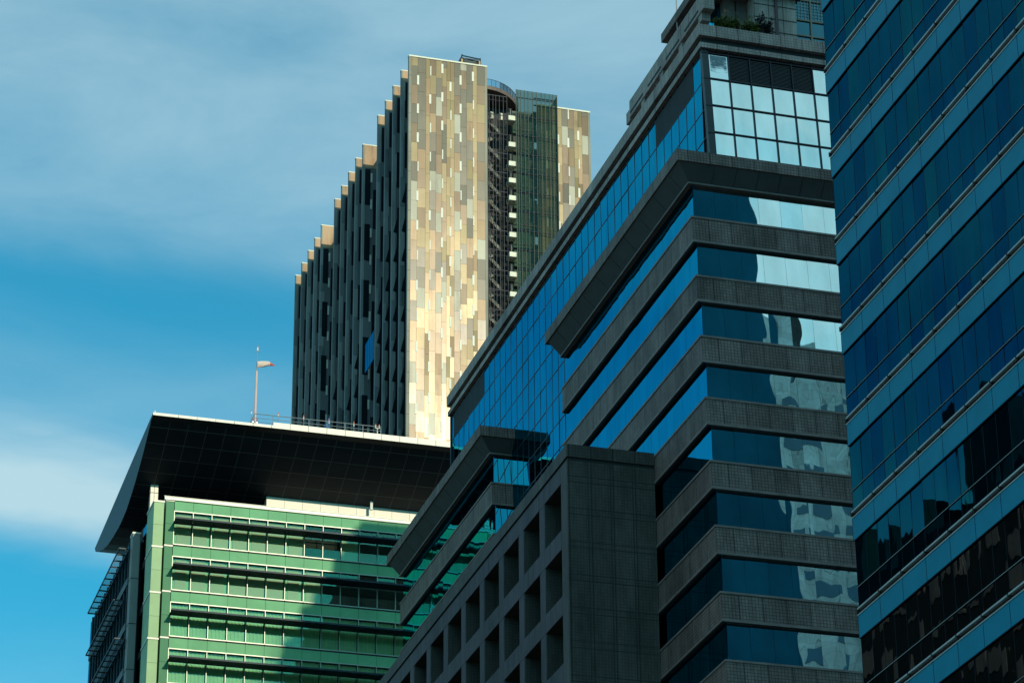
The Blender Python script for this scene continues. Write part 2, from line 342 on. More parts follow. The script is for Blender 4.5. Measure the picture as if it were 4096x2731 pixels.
# ================================================================== stone and blue glass office tower
C = thing('office_tower', (58, 150, 0), 'stone banded office tower with blue mirror ribbon windows and overhanging ledges', 'office tower')
K = .0932
fA = lambda z: 140.72 + K * (z - 82.12)          # leaning front of the near bay
fB = lambda z: 181.40 + .10 * (z - 82.12)        # front of the far bay
sA = lambda z: K * (z - 82.12); sB = lambda z: .10 * (z - 82.12)
XE = 66.0
PITCHZ = 3.896
def bay(front, sh, y_end, x_end, zlow):
    y0 = front
    core = MB().box(53.3, x_end - .05, y0 + .3, y_end - .1, 0, 82.3, 'core', sh).build('core_wall', C)
    for i in range(14):
        zt = 80.16 - PITCHZ * i; zb = zt - 1.78
        if zb < zlow: break
        b = MB()
        b.box(53, x_end, y0, y_end, zb + .22, zt - .12, 'stone', sh)
        b.box(52.955, x_end + .01, y0 - .045, y_end + .02, zt - .12, zt, 'stone_trim', sh)
        b.box(52.955, x_end + .01, y0 - .045, y_end + .02, zb + .05, zb + .20, 'stone_trim', sh)
        b.box(53.03, x_end, y0 + .03, y_end - .02, zb, zb + .05, 'dark_joint', sh)
        b.build('stone_band', C)
        # ribbon of glass above this band
        z0, z1 = zt, (80.16 - PITCHZ * (i - 1) - 1.78 if i else 82.3)
        a = MB(); y = y0 + .22 + sh(z0); k = 0
        while y < y_end - .2:
            wd = min(1.345, y_end - .15 - y); pane(a, 53.2, y, z0 - .02, z1 + .02, 'x', wd - .012, 'glass_side', .0022); y += 1.345
        # near vertical edge follows the lean of the front
        a.build('ribbon_window', C)
        f = MB(); x = 53.22; k = 0
        while x < x_end - .2:
            wd = min(1.335, x_end - .1 - x)
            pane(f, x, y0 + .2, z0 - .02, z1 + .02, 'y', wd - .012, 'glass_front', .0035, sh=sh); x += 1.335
        f.build('ribbon_window', C)
    # overhanging ledge: fascia, cove soffit, inner lip
    p = 1.0
    l = MB(); zt, zb = 84.02, 83.27
    l.box(53 - p, x_end, y0 - p, y_end + .4, zb, zt, 'stone', sh)
    so = MB()
    q0 = [(53 - p + .12, y0 - p + .12), (x_end, y0 - p + .12), (x_end, y0 - .02), (53 - .02, y0 - .02), (53 - .02, y_end + .38), (53 - p + .12, y_end + .38)]
    def P(x, y, z): return (x, y + (sh(z) if y < y_end - 1 else 0), z)
    zo, zi = 83.265, 82.42
    oc, ic = (53 - p + .1, y0 - p + .1), (53 - .06, y0 - .06)
    # front slope and left slope (solid wedges)
    so.prism([P(oc[0], oc[1], zo), P(x_end, oc[1], zo), P(x_end, ic[1], zi), P(ic[0], ic[1], zi)],
             [P(oc[0], oc[1], zo + .0), P(x_end, oc[1], zo + .0), P(x_end, ic[1] + .3, zo), P(ic[0] + .3, ic[1] + .3, zo)], 'soffit')
    so.prism([P(oc[0], oc[1], zo), P(ic[0], ic[1], zi), (ic[0], y_end, zi), (oc[0], y_end, zo)],
             [P(oc[0], oc[1], zo), P(ic[0] + .3, ic[1] + .3, zo), (ic[0] + .3, y_end, zo), (oc[0], y_end, zo)], 'soffit')
    so.build('soffit', C)
    l.box(53 - .1, x_end + .01, y0 - .1, y_end + .05, 82.3, 82.415, 'stone_trim', sh)
    l.build('ledge', C)
    t = MB()
    y = y0 + 1
    while y < y_end:                                       # soffit board joints
        t.hexa([(oc[0] + .0, y, zo - .012), (oc[0], y + .03, zo - .012), (ic[0], y + .03, zi - .012), (ic[0], y, zi - .012),
                (oc[0], y, zo + .01), (oc[0], y + .03, zo + .01), (ic[0], y + .03, zi + .01), (ic[0], y, zi + .01)], 'dark_joint'); y += 2.69
    x = 54.3
    while x < x_end:
        t.hexa([P(x, oc[1], zo - .012), P(x + .03, oc[1], zo - .012), P(x + .03, ic[1], zi - .012), P(x, ic[1], zi - .012),
                P(x, oc[1], zo + .01), P(x + .03, oc[1], zo + .01), P(x + .03, ic[1], zi + .01), P(x, ic[1], zi + .01)], 'dark_joint'); x += 1.345
    t.build('soffit_joint', C)
bay(140.72, sA, 165.05, XE, 25)
bay(181.40, sB, 206.0, 54.6, 60)
MB().box(53.02, XE, 139, 165, 0, 27, 'stone').build('base_wall', C)

# curtain wall block behind the bays
XW, YE = 54.45, 197.0
MB().box(XW + .14, 80, 141.4, YE - .1, 0, 92.2, 'core', sA).build('core_wall', C)
TR = [91.72, 89.88] + [89.88 - 1.915 * k for k in range(1, 13)]
MU = [196.78, 196.25] + [196.25 - 1.355 * k for k in range(1, 41)]
vis = []
for r in range(len(TR) - 1):
    for c in range(len(MU) - 1):
        y1, y0 = MU[c], MU[c + 1]; z1, z0 = TR[r], TR[r + 1]
        if y0 < fA(z0) + .6: continue
        lou = r == 0 and (189.0 < y1 < 196.5 or 143.0 < y0 < 150.5 and y0 < 149)
        if y1 < 164 and z1 < 83.5: continue
        if 181.6 < y0 and z1 < 83.0: continue
        vis.append((y0, y1, z0, z1, lou))
for y0, y1, z0, z1, lou in vis:
    if lou:
        b = MB(); b.box(XW + .06, XW + .12, y0 + .02, y1 - .02, z0 + .02, z1 - .02, 'louvre')
        for k in range(14): zz = z0 + .08 + k * (z1 - z0 - .1) / 14; b.box(XW + .02, XW + .06, y0 + .03, y1 - .03, zz, zz + .06, 'louvre')
        b.build('louvre_panel', C)
glz = sorted([v for v in vis if not v[4]], key=lambda v: v[0])
rest = MB()
for i, (y0, y1, z0, z1, _) in enumerate(glz):
    b = MB() if i < 78 else rest
    pane(b, XW + .05, y0 + .02, z0 + .01, z1 - .01, 'x', y1 - y0 - .04, 'glass_side', .004)
    if i < 78: b.build('glass_pane', C)
tag(rest.build('glass_pane', C), kind='stuff')
fr = MB()
for y in MU:
    fr.box(XW + .034, XW + .13, y - .028, y + .028, 62, 92.0, 'mullion')
for z in TR:
    fr.box(XW + .030, XW + .12, 141.2, YE, z - .030, z + .030, 'mullion', sA)
fr.box(XW - .02, XW + .13, YE - .12, YE + .05, 60, 92, 'mullion')
fr.build('curtain_frame', C)
# front curtain wall
col = MB().sbox(XW - .05, 54.78, 140.66, 141.0, 83.4, 92.1, 'col_frame', sA)
for z in TR[:4]: col.sbox(XW - .07, 54.8, 140.64, 140.7, z - .03, z + .03, 'mullion', sA)
col.build('corner_column', C)
MF = [54.78, 56.05, 57.38, 58.70, 60.03, 61.35, 62.68, 64.0, 65.3]
TF = [91.76, 89.95, 88.06, 86.18, 83.9]
ff = MB()
for x in MF: ff.sbox(x - .04, x + .04, 140.68, 140.84, 83.6, 92, 'mullion', sA)
for z in TF: ff.sbox(54.74, XE, 140.69, 140.83, z - .04, z + .04, 'mullion', sA)
ff.build('curtain_frame', C)
for c in range(len(MF) - 1):
    for r in range(4):
        x0, x1, z1, z0 = MF[c], MF[c + 1], TF[r], TF[r + 1]
        b = MB()
        if r == 0 and 1 <= c <= 4:
            b.sbox(x0 + .04, x1 - .04, 140.82, 140.86, z0 + .04, z1 - .04, 'louvre', sA)
            for k in range(17): zz = z0 + .08 + k * (z1 - z0 - .14) / 17; b.sbox(x0 + .06, x1 - .06, 140.76, 140.82, zz, zz + .05, 'louvre', sA)
            b.build('louvre_panel', C)
        else:
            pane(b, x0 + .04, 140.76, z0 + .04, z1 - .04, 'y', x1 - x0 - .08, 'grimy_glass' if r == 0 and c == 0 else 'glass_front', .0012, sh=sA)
            o = b.build('glass_pane', C)
            if r == 0 and c == 0:
                o['label'] = 'grimy pane with a dark smeared stain'
# cornice
c = MB()
c.box(54.22, XE + 2, 141.36 - .0, YE + .3, 92.80, 93.60, 'stone_skylit', sA)
c.box(54.45, XE + 2, 141.66, YE + .1, 92.30, 92.80, 'dark_joint', sA)
c.box(54.27, XE + 2, 141.44, YE + .2, 91.98, 92.33, 'stone_skylit', sA)
for v in c.v[:]: pass
c.v = [(x, y - (.95 if y < 145 else 0), z) for x, y, z in c.v]
c.build('cornice', C)
b = MB(); b.box(54.62, 54.95, 143, 191, 93.60, 94.22, 'stone_skylit')
y = 146
for k in range(10):
    b.box(54.585, 54.63, y, y + 2.9, 94.02, 94.12, 'dark_joint'); y += 4.4
b.build('roof_upstand', C)
b = MB(); b.box(54.60, 55.3, 141.5, 155.2, 94.75, 95.95, 'stone_skylit'); b.box(54.62, 55.25, 155.2, 155.9, 94.6, 95.4, 'stone_skylit')
for y in (142, 145.5, 149, 152.5): b.box(54.66, 55.2, y, y + .6, 94.2, 94.75, 'stone_skylit')
for y in (142.4, 145.8, 149.2, 152.6): b.box(54.565, 54.62, y, y + 2.4, 94.98, 95.1, 'dark_joint')
b.build('roof_beam', C)
# penthouse
P_ = MB()
P_.box(59.42, 62.2, 145.5, 152, 93.5, 106, 'stone_pent')
P_.box(57.9, 59.38, 146.6, 152, 93.5, 106, 'stone_trim')
P_.build('penthouse_wall', C)
t = MB()
for z in (96.4 + .93 * k for k in range(0, 4)): t.box(59.41, 62.21, 145.47, 145.5, z - .02, z + .02, 'dark_joint')
t.box(58.62, 58.68, 146.56, 146.6, 93.6, 100, 'dark_joint')
t.build('panel_joint', C)
MB().box(60.78, 60.95, 145.36, 145.47, 93.6, 101, 'pink_beam').build('downpipe', C)
pw = MB(); pw.box(62.22, 66, 146, 146.05, 93.6, 101, 'far_win'); pw.build('penthouse_window', C)
pf = MB()
for z in (95.5, 96.75, 97.85, 99.3): pf.box(62.2, 66, 145.9, 146, z - .045, z + .045, 'gold_frame')
for x in (63.35, 64.6): pf.box(x - .05, x + .05, 145.88, 146, 93.6, 101, 'gold_frame')
for k in range(16): pf.box(62.3 + k * .22, 62.32 + k * .22, 145.94, 145.97, 97.9, 101, 'steel')
for k in range(12): pf.box(62.25, 66, 145.94, 145.965, 97.95 + k * .22, 97.965 + k * .22, 'steel')
pf.build('window_grille', C)
MB().box(57.0, 57.9, 147.2, 147.3, 94, 100, 'glass_side').build('penthouse_window', C)
MB().box(56.3, 57.0, 146.9, 152, 93.5, 97.2, 'core').box(55.9, 62.4, 145.0, 152.5, 98.9, 99.5, 'stone').build('penthouse_eave', C)

ta_, tb_ = math.tan(SUN_TH), math.tan(SUN_EL) / math.cos(SUN_TH)
xb_ = 68.0; t0_ = (xb_ - 55.73) / ta_; zb_ = 96.4 + t0_ * tb_
rt_ = MB(); rt_.box(xb_, 82, 142.5, 230 - t0_, 93, zb_, 'stone_pent')  # unseen block added to throw the slanting shadow on the green front
for (ya, yb, h) in ((144, 146, .9), (150.5, 152, 1.3), (156, 159, .7), (163, 164.5, 1.1), (168.5, 171, .8)): rt_.box(xb_ + .1, 72, ya, yb, zb_, zb_ + h, 'stone_trim')  # bumps added to make that shadow edge uneven
rt_.build('shadow_block', C)

# planting on the cornice and antenna
def shrub(x0, x1, h, mat, label, n):
    o = thing('shrub', ((x0 + x1) / 2, 142.3, 93.6), label, 'plant')
    f = MB(); s = MB()
    for k in range(max(2, n // 60)):
        bx = random.uniform(x0, x1); s.tube((bx, 142.0, 93.58), (bx + random.uniform(-.15, .15), 142.25 + random.uniform(-.15, .15), 93.6 + h * .8), .018, 'bark', 5, .008)
    for k in range(n * 3):
        xx = random.uniform(x0, x1); hh = h * (.45 + .55 * abs(math.sin(xx * 4.1 + 1) * math.cos(xx * 9.3)))
        p = Vector((xx, 142.0 + random.uniform(-.38, .3), 93.75 + random.random() ** .7 * hh))
        d = Vector((random.gauss(0, 1), random.gauss(0, 1), random.gauss(.3, 1))).normalized(); e = d.orthogonal().normalized() * random.uniform(.04, .07); l = d * random.uniform(.14, .28)
        f.poly([p - e * .3, p + l * .5 - e, p + l, p + l * .5 + e], mat)
    f.build('foliage', o); s.build('stem', o)
shrub(55.45, 57.0, 1.05, 'leaf', 'broad low green shrub at the left end of the tower cornice planter', 420)
shrub(57.15, 58.2, .95, 'leaf', 'small green shrub in the middle of the planting above the cornice', 260)
shrub(58.1, 59.1, 1.5, 'leaf_dark', 'dark almost black bush at the right end of the cornice planting', 300)
an = MB().tube((56, 149.8, 93.6), (56, 149.8, 96), .05, 'steel').tube((56, 149.8, 96), (56, 149.8, 104), .035, 'steel').build('antenna')
an.data.transform(Matrix.Translation((-56, -149.8, -93.6))); an.location = (56, 149.8, 93.6)
tag(an, 'thin whip antenna standing on the stone tower roof', 'antenna')

# ================================================================== low stone block with deep square openings
E = thing('stone_block', (50, 160, 0), 'low weathered stone block with a grid of deep square window openings', 'building')
X0, Y0, ZT = 47.74, 148.02, 68.62
w_ = MB(); w_.box(X0, 52.97, Y0, Y0 + 1.2, 0, 67.64, 'stone_low')
y = 149.25
ys = [149.25 + 4.19 * k for k in range(18)]
rows = [(66.65 - 3.94 * k - 2.82, 66.65 - 3.94 * k) for k in range(10)]
w_.box(X0, X0 + 1.7, Y0 + 1.2, 226, 66.65, 67.64, 'stone_side')

for i, (z0, z1) in enumerate(rows):
    zn = rows[i + 1][1] if i + 1 < len(rows) else 0
    w_.box(X0, X0 + 1.7, Y0 + 1.2, 226, zn, z0, 'stone_side')
    for k, y in enumerate(ys):
        ye = ys[k + 1] if k + 1 < len(ys) else 226
        w_.box(X0 + .012, X0 + 1.7, y + 3.15, ye, z0, z1, 'stone_side')
    w_.box(X0 + .012, X0 + 1.7, Y0 + 1.2, ys[0], z0, z1, 'stone_side')
    for y in ys: w_.box(X0 + .03, X0 + 1.7, y + 3.14, y + 3.15, z0 + .003, z1 - .003, 'reveal_shade')  # thin liners carrying the painted shade of the openings
    w_.box(X0 + .03, X0 + 1.7, ys[0] + .01, 225, z1 - .003, z1 - .0005, 'reveal_shade')
w_.box(X0 + 1.9, 52.9, Y0 + 1.2, 226, 0, 67.6, 'core')
w_.build('wall', E)
pp = MB(); pp.box(X0 - .02, 52.98, Y0 - .02, 226, 67.86, ZT, 'stone_low'); pp.box(X0 + .08, 52.98, Y0 + .08, 226, 67.64, 67.86, 'dark_joint'); pp.build('parapet', E)
j = MB()
for z in (66.70, 66.35, 64.75, 64.39, 62.77, 62.43, 60.8, 60.45, 58.85, 58.5, 56.9, 56.5, 54.9, 54.55, 52.9, 52.6): j.box(X0 - .004, 52.96, Y0 - .006, Y0 + .01, z - .022, z + .022, 'dark_joint')
for x in (48.95, 50.29, 51.62): j.box(x - .022, x + .022, Y0 - .008, Y0 + .01, 40, 67.64, 'dark_joint')
j.build('stone_joint', E)

cnt = 0
for i, (z0, z1) in enumerate(rows[:5]):
    for k, y in enumerate(ys[:16]):
        b = MB(); b.box(X0 + 1.72, X0 + 1.80, y, y + 3.15, z0, z1, 'deep_glass')
        b.box(X0 + 1.66, X0 + 1.72, y + 1.5, y + 1.56, z0, z1, 'mullion')
        if i == 1 and k == 5: b.box(X0 + 1.6, X0 + 1.66, y + .2, y + .42, z0 + .2, z0 + 2.2, 'side_glass')
        b.build('window', E)

# ================================================================== navy glass tower on the right
D = thing('glass_tower', (57, 88, 0), 'dark navy glass tower with teal spandrel stripes filling the right edge', 'office tower')
XD, YF, YN, ZD = 46.0, 104.74, 62.0, 114.5
MB().box(XD + .25, 73.2, YN, YF - .12, 0, ZD, 'core').build('core_wall', D)
MB().box(XD + .3, 73.2, YF - .12, YF - .02, 0, ZD, 'navy_back').build('rear_wall', D)

for i in range(26):
    zt = 68.06 + 4.19 * (9 - i)
    if zt - 4.2 < 1: break
    s = MB(); q = YF; k = 0
    while q > YN + .1:
        s.box(XD, XD + .24, max(q - 2.24, YN) + .008, q - .008, zt - .95, zt, 'teal_panel'); s.box(XD - .004, XD + .1, q - .016, q + .016, zt - .95, zt, 'navy_frame'); q -= 2.24
    s.box(XD + .03, XD + .25, YN, YF - .03, zt - .94, zt - .01, 'navy_frame')
    s.build('spandrel', D)
    win = MB(); z1 = zt - .98; z0 = z1 - 1.98; q = YF
    big = -(1.0)
    while q > YN + .1:
        wd = min(1.12, q - YN)
        gm_ = random.choice(('navy_glass', 'navy_glass', 'navy_glass', 'navy_glass_b', 'navy_glass_c')) if zt > 47 else 'navy_glass_reflect'
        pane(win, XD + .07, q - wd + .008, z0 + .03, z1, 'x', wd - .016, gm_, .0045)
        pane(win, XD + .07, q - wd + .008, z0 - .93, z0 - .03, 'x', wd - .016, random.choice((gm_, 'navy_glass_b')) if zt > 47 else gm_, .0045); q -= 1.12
    wo_ = win.build('ribbon_window', D)
    f = MB(); f.box(XD + .045, XD + .2, YN, YF - .01, z0 - .028, z0 + .028, 'navy_frame'); f.box(XD + .03, XD + .045, YN, YF - .01, z0 - .025, z0 - .010, 'rail_metal')
    f.box(XD + .01, XD + .2, YN, YF, z1, z1 + .045, 'navy_frame')
    q = YF
    while q > YN: f.box(XD + .064, XD + .12, q - .012, q + .010, z0 - .95, z1, 'navy_frame'); q -= 1.12
    f.build('window_frame', wo_)
    e = MB(); e.box(XD - .05, XD + .2, YN, YF + .03, z0 - 1.0, z0 - .93, 'rail_metal'); e.box(XD + .09, XD + .25, YN, YF - .05, z0 - 1.2, z0 - .99, 'groove')
    e.box(XD - .025, XD + .2, YN, YF + .01, z0 - 1.235, z0 - 1.19, 'rail_metal')
    q = YF - .01
    while q > YN: e.box(XD - .055, XD + .1, q - .05, q + .05, z0 - 1.12, z0 - .92, 'groove'); q -= 2.24
    e.build('floor_ledge', D)

# ================================================================== green glass building with curved canopy
Gb = thing('green_office', (50, 240, 0), 'green glass office building with dark awnings under a big curved roof canopy', 'office building')
YG = 230.0; XR = 66.0; PZ = 4.03; X1 = 39.62; MW = 1.595
MB().box(39.0, XR, YG + 1.2, 256, 0, 96.3, 'core').build('core_wall', Gb)
sp = MB()
for i in range(8):
    zt = 96.50 - PZ * i; x = X1
    while x < XR:
        a = random.gauss(0, .002)
        sp.hexa([(x + .012, YG + a, zt - .88), (x + MW - .012, YG - a, zt - .88), (x + MW - .012, YG + .1, zt - .88), (x + .012, YG + .1, zt - .88),
                 (x + .012, YG + a, zt), (x + MW - .012, YG - a, zt), (x + MW - .012, YG + .1, zt), (x + .012, YG + .1, zt)], 'green_panel'); x += MW
    sp.box(X1, XR, YG + .06, YG + .16, zt - .9, zt + .01, 'dark_joint')
    o = sp.build('spandrel', Gb); sp = MB()
    # windows: transom light above the awning and main pane below
    x = X1; c = 0
    while x < XR - .2:
        ztr, zaw, zbt = zt - .93, zt - 2.05, zt - 3.88
        wn = MB(); pane(wn, x + .05, YG + .14, zaw + .5, ztr - .04, 'y', MW - .1, 'green_glass', .002, .02, tb=.045)
        pane(wn, x + .05, YG + .14, zbt + .06, zaw + .46, 'y', MW - .1, 'green_glass', .002, .02, tb=.045)
        wo_ = wn.build('window', Gb)
        f = MB(); f.box(x - .026, x + .026, YG - .03, YG + .16, zbt, ztr + .06, 'win_frame')
        f.box(x + .035, x + MW - .035, YG - .03, YG + .16, ztr - .02, ztr + .06, 'win_frame'); f.box(x + .035, x + MW - .035, YG - .025, YG + .16, zaw + .46, zaw + .5, 'dark_joint')
        f.box(x + .035, x + MW - .035, YG - .03, YG + .16, zbt - .02, zbt + .06, 'win_frame'); f.box(x + .035, x + MW - .035, YG + .04, YG + .16, zbt - .12, zbt - .02, 'dark_joint')
        f.build('window_frame', wo_)
        if i < 2 and c >= 7 and random.random() < .9: x += MW; c += 1; continue
        bl = MB(); m = 'curtain' if i >= 2 else 'blind'
        rr = random.random(); d = .0 if rr < .7 else random.uniform(.1, .5)
        if i >= 2:
            n = 9
            for k in range(n):
                xx = x + .08 + k * (MW - .16) / n
                bl.box(xx, xx + (MW - .16) / n, YG + .30 + .05 * (k % 2), YG + .33 + .05 * (k % 2), zbt + .05, ztr - .05, m)
        else:
            wl = x + .08 + (.22 if random.random() < .5 else 0); wr = x + MW - .08 - (.25 if random.random() < .4 else 0)
            bl.box(wl, wr, YG + .30, YG + .32, zbt + .05 + d * .4, ztr - .05, m)
            if wl > x + .1: bl.box(x + .08, wl, YG + .36, YG + .38, zbt + .05, ztr - .05, 'curtain')
            if wr < x + MW - .1: bl.box(wr, x + MW - .08, YG + .36, YG + .38, zbt + .05, ztr - .05, 'curtain')
        bl.build('blind', wo_)
        x += MW; c += 1
    aw = MB(); za = zt - 2.09; x = X1 - .12
    while x < XR - .2:
        aw.box(x + .012, x + MW - .012, YG - 1.46, YG - .04, za, za + .05, 'awning'); x += MW
    aw.box(X1 - .14, XR, YG - 1.52, YG - 1.46, za - .05, za + .09, 'awning')
    x = X1
    while x < XR - .2: aw.box(x - .02, x + .02, YG - 1.45, YG, za - .06, za, 'awning'); x += MW
    aw.build('awning', Gb)
# piers at the left corner
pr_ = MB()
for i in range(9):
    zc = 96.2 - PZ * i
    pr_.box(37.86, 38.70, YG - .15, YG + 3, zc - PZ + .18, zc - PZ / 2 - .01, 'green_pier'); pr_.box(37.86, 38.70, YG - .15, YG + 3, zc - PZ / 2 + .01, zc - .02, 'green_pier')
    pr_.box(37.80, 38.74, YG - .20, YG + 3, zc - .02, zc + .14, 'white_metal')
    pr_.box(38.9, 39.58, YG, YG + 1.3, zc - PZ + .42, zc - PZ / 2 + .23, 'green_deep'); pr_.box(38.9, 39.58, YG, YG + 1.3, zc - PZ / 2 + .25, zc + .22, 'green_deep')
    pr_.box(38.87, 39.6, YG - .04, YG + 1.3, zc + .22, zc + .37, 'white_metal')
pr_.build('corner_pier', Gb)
MB().box(38.70, 38.9, YG + .6, YG + 2, 0, 96, 'core').build('pier_recess', Gb)
pt = MB(); pt.box(38.75, XR, YG - .12, YG + .3, 96.52, 96.60, 'white_metal'); pt.box(38.75, XR, YG - .06, YG - .02, 96.60, 96.80, 'win_frame'); pt.box(38.70, XR, YG - .10, YG + .02, 96.80, 96.86, 'white_metal'); pt.build('parapet', Gb)
# left flank
fl = MB()
fl.box(37.95, 38.6, YG + 3, 236.4, 0, 96.0, 'core')
fl.build('flank_wall', Gb)
for i in range(8):
    zt = 95.9 - PZ * i
    b = MB(); pane(b, 37.90, YG + .05, zt - 3.3, zt, 'x', 4.9, 'side_glass', .003); b.build('window', Gb)
fl = MB(); fl.box(37.02, 37.66, 235.0, 236.2, 0, 95.2, 'fin_grey'); fl.box(36.98, 37.70, 234.96, 236.2, 95.2, 95.36, 'white_metal')
for k in range(5): fl.box(37.0, 37.68, 234.98, 236, 95.2 - PZ * (k + 1), 95.26 - PZ * (k + 1), 'dark_joint')
fl.build('flank_pier', Gb)
MB().box(37.1, 38.6, 236.2, 256.5, 0, 95.0, 'grille').build('flank_wall', Gb)
MB().box(37.25, 38.6, 256.5, 258.5, 0, 94.3, 'teal_wall').build('stair_tower', Gb)
for i in range(8):
    zt = 94.9 - PZ * i; b = MB(); y = 236.4
    while y < 256: pane(b, 37.05, y, zt - 3.2, zt, 'x', 1.5, 'side_glass', .003); y += 1.6
    b.build('ribbon_window', Gb)
    b = MB(); b.box(36.9, 37.1, 236.2, 256.5, zt - 3.9, zt - 3.25, 'fin'); y = 236.3
    while y < 256: b.box(36.92, 37.06, y, y + .12, zt - 3.3, zt, 'grille'); y += 1.6
    b.build('spandrel', Gb)
for i, (y0, y1) in enumerate(((236.0, 252.6), (237.7, 252.4), (236.0, 252.4), (236.0, 252.4))):
    z = 94.15 - PZ * i; b = MB()
    for x in (36.07, 36.90): b.box(x - .03, x + .03, y0, y1, z - .06, z + .06, 'grille')
    k = 0; y = y0
    while y <= y1 + .01: b.box(36.07, 36.9, y - .045, y + .045, z - .05, z + .05, 'grille'); y += (y1 - y0) / 11
    x = 36.07 + .083
    while x < 36.88: b.box(x - .012, x + .012, y0, y1, z - .03, z + .02, 'grille'); x += .083
    y = y0 + .1
    while y < y1: b.tube((36.9, y, z - .05), (37.05, y, z - .9), .03, 'grille', 5); y += 3.3
    b.build('sun_louvre', Gb)
# set back roof storey and canopy
MB().box(38.15, 38.80, 233.8, 234.4, 95.9, 100.6, 'white_metal').box(38.12, 38.83, 233.77, 234.42, 98.6, 98.63, 'dark_joint').box(38.46, 38.48, 233.78, 233.82, 96, 100, 'dark_joint').build('roof_post', Gb)
ps = MB(); x = 48.2
while x < XR: ps.box(x + .01, min(x + 1.59, XR) - .01, 233.8, 234.6, 96.3, 100.5, 'white_metal'); x += 1.59
ps.box(48.22, XR, 233.84, 250, 96.3, 100.4, 'dark_joint'); ps.build('roof_storey_wall', Gb)
MB().box(38.8, 48.2, 244, 245, 96.3, 100, 'core').build('roof_storey_wall', Gb)
top = [(226.0, 102.58), (236, 102.24), (246, 101.85), (255.4, 101.49)]
bot = [(226.0, 102.34), (226.84, 102.235), (228.0, 101.62), (229.2, 101.05), (230.5, 100.48), (231.9, 99.97), (233.5, 99.44), (235.15, 98.99), (237.55, 98.45), (239.6, 98.28), (241.7, 98.27), (244.5, 98.5), (247.26, 98.82), (250.19, 99.42), (253, 100.3), (254.8, 100.95)]
prof = bot + top[::-1]
XL, XRR = 36.78, 66.0
cn = MB(); n = len(prof)
b0 = 0; cn.v += [(XL, y, z) for y, z in prof] + [(XRR, y, z) for y, z in prof]
for k in range(n):
    q = (k + 1) % n; cn.f.append((k, q, n + q, n + k)); cn.mi.append(cn.m('white_metal' if k == n - 1 else ('canopy_end' if k >= len(bot) - 1 else 'canopy')))
cn.f.append(tuple(range(n))); cn.mi.append(cn.m('canopy_end')); cn.f.append(tuple(range(2 * n - 1, n - 1, -1))); cn.mi.append(cn.m('canopy_end'))
can = cn.build('canopy', Gb)
jl = MB()
def strip(x0, x1, k):
    (ya, za), (yb, zb) = bot[k], bot[k + 1]
    jl.poly([(x0, ya, za - .012), (x1, ya, za - .012), (x1, yb, zb - .012), (x0, yb, zb - .012)], 'canopy_line')
x = 38.40
while x < XRR:
    for k in range(1, len(bot) - 1): strip(x - .03, x + .03, k)
    x += 1.59
# lines along the front
import bisect
acc = [0]
for k in range(len(bot) - 1): acc.append(acc[-1] + math.dist(bot[k], bot[k + 1]))
s_ = 1.55
while s_ < acc[-1]:
    k = bisect.bisect_right(acc, s_) - 1; t = (s_ - acc[k]) / (acc[k + 1] - acc[k])
    y = bot[k][0] + t * (bot[k + 1][0] - bot[k][0]); z = bot[k][1] + t * (bot[k + 1][1] - bot[k][1])
    dy = .045 * (bot[k + 1][0] - bot[k][0]) / (acc[k + 1] - acc[k]); dz = .045 * (bot[k + 1][1] - bot[k][1]) / (acc[k + 1] - acc[k])
    jl.poly([(XL + .02, y - dy, z - dz - .016), (XRR, y - dy, z - dz - .016), (XRR, y + dy, z + dz - .016), (XL + .02, y + dy, z + dz - .016)], 'canopy_line'); s_ += 1.75
jl.build('soffit_joint', can)
us = MB(); us.box(47.0, XRR, 226.0, 226.35, 102.58, 102.86, 'white_metal')
x = 38.9
while x < XRR: us.box(x - .015, x + .015, 225.985, 226.0, 102.34, 102.86 if x > 47 else 102.56, 'dark_joint'); x += 1.59
us.build('roof_edge', can)
hb = MB(); hb.box(49.2, 50.3, 234.0, 234.3, 99.33, 99.48, 'rail_metal'); hb.box(49.72, 49.78, 233.95, 234.35, 99.3, 99.5, 'canopy')
hb.build('soffit_hatch', can)
hb = MB(); hb.box(57.2, 57.42, 233.0, 233.2, 98.8, 100.0, 'rail_metal'); hb.tube((56.9, 233.1, 99.7), (57.5, 233.1, 99.6), .03, 'rail_metal', 6)
hb.build('soffit_bracket', can)

# roof rail, mast, windsock and lamps
ra = thing('guard_rail', (51, 227.2, 102.3), 'grey three bar guard rail along the curved canopy roof', 'railing')
rb = MB()
for z, r in ((104.0, .035), (103.62, .022), (103.27, .022), (102.95, .022)): rb.tube((45.6, 227.2, z), (56.6, 227.2, z + .05), r, 'steel', 6)
rb.build('rail', ra)
x = 45.6
for k in range(8): MB().tube((x, 227.2, 102.3), (x, 227.2, 104.0), .03, 'steel', 6).build('post', ra); x += 11 / 7
MB().tube((45.6, 227.2, 104.0), (44.9, 228.3, 102.3), .03, 'steel', 6).tube((45.6, 227.2, 103.4), (45.2, 228.3, 102.3), .022, 'steel', 6).build('brace', ra)
ms = thing('roof_mast', (46.0, 229.0, 102.3), 'tall pink and white mast holding a windsock on the canopy roof', 'mast')
MB().tube((46.0, 229, 102.3), (46.02, 229, 108.8), .12, 'mast_paint', 10, .10).build('pole', ms)
MB().tube((46.02, 229, 108.8), (46.05, 229, 110.6), .045, 'steel', 8, .03).build('spigot', ms)
MB().tube((45.85, 229, 110.55), (46.05, 229, 110.75), .025, 'steel', 6).tube((46.25, 229, 110.55), (46.05, 229, 110.75), .025, 'steel', 6).tube((46.05, 229, 110.7), (46.05, 229, 111.05), .07, 'white_metal', 8).tube((46.05, 229, 111.05), (46.05, 229, 111.2), .05, 'lamp_red', 8).build('beacon', ms)
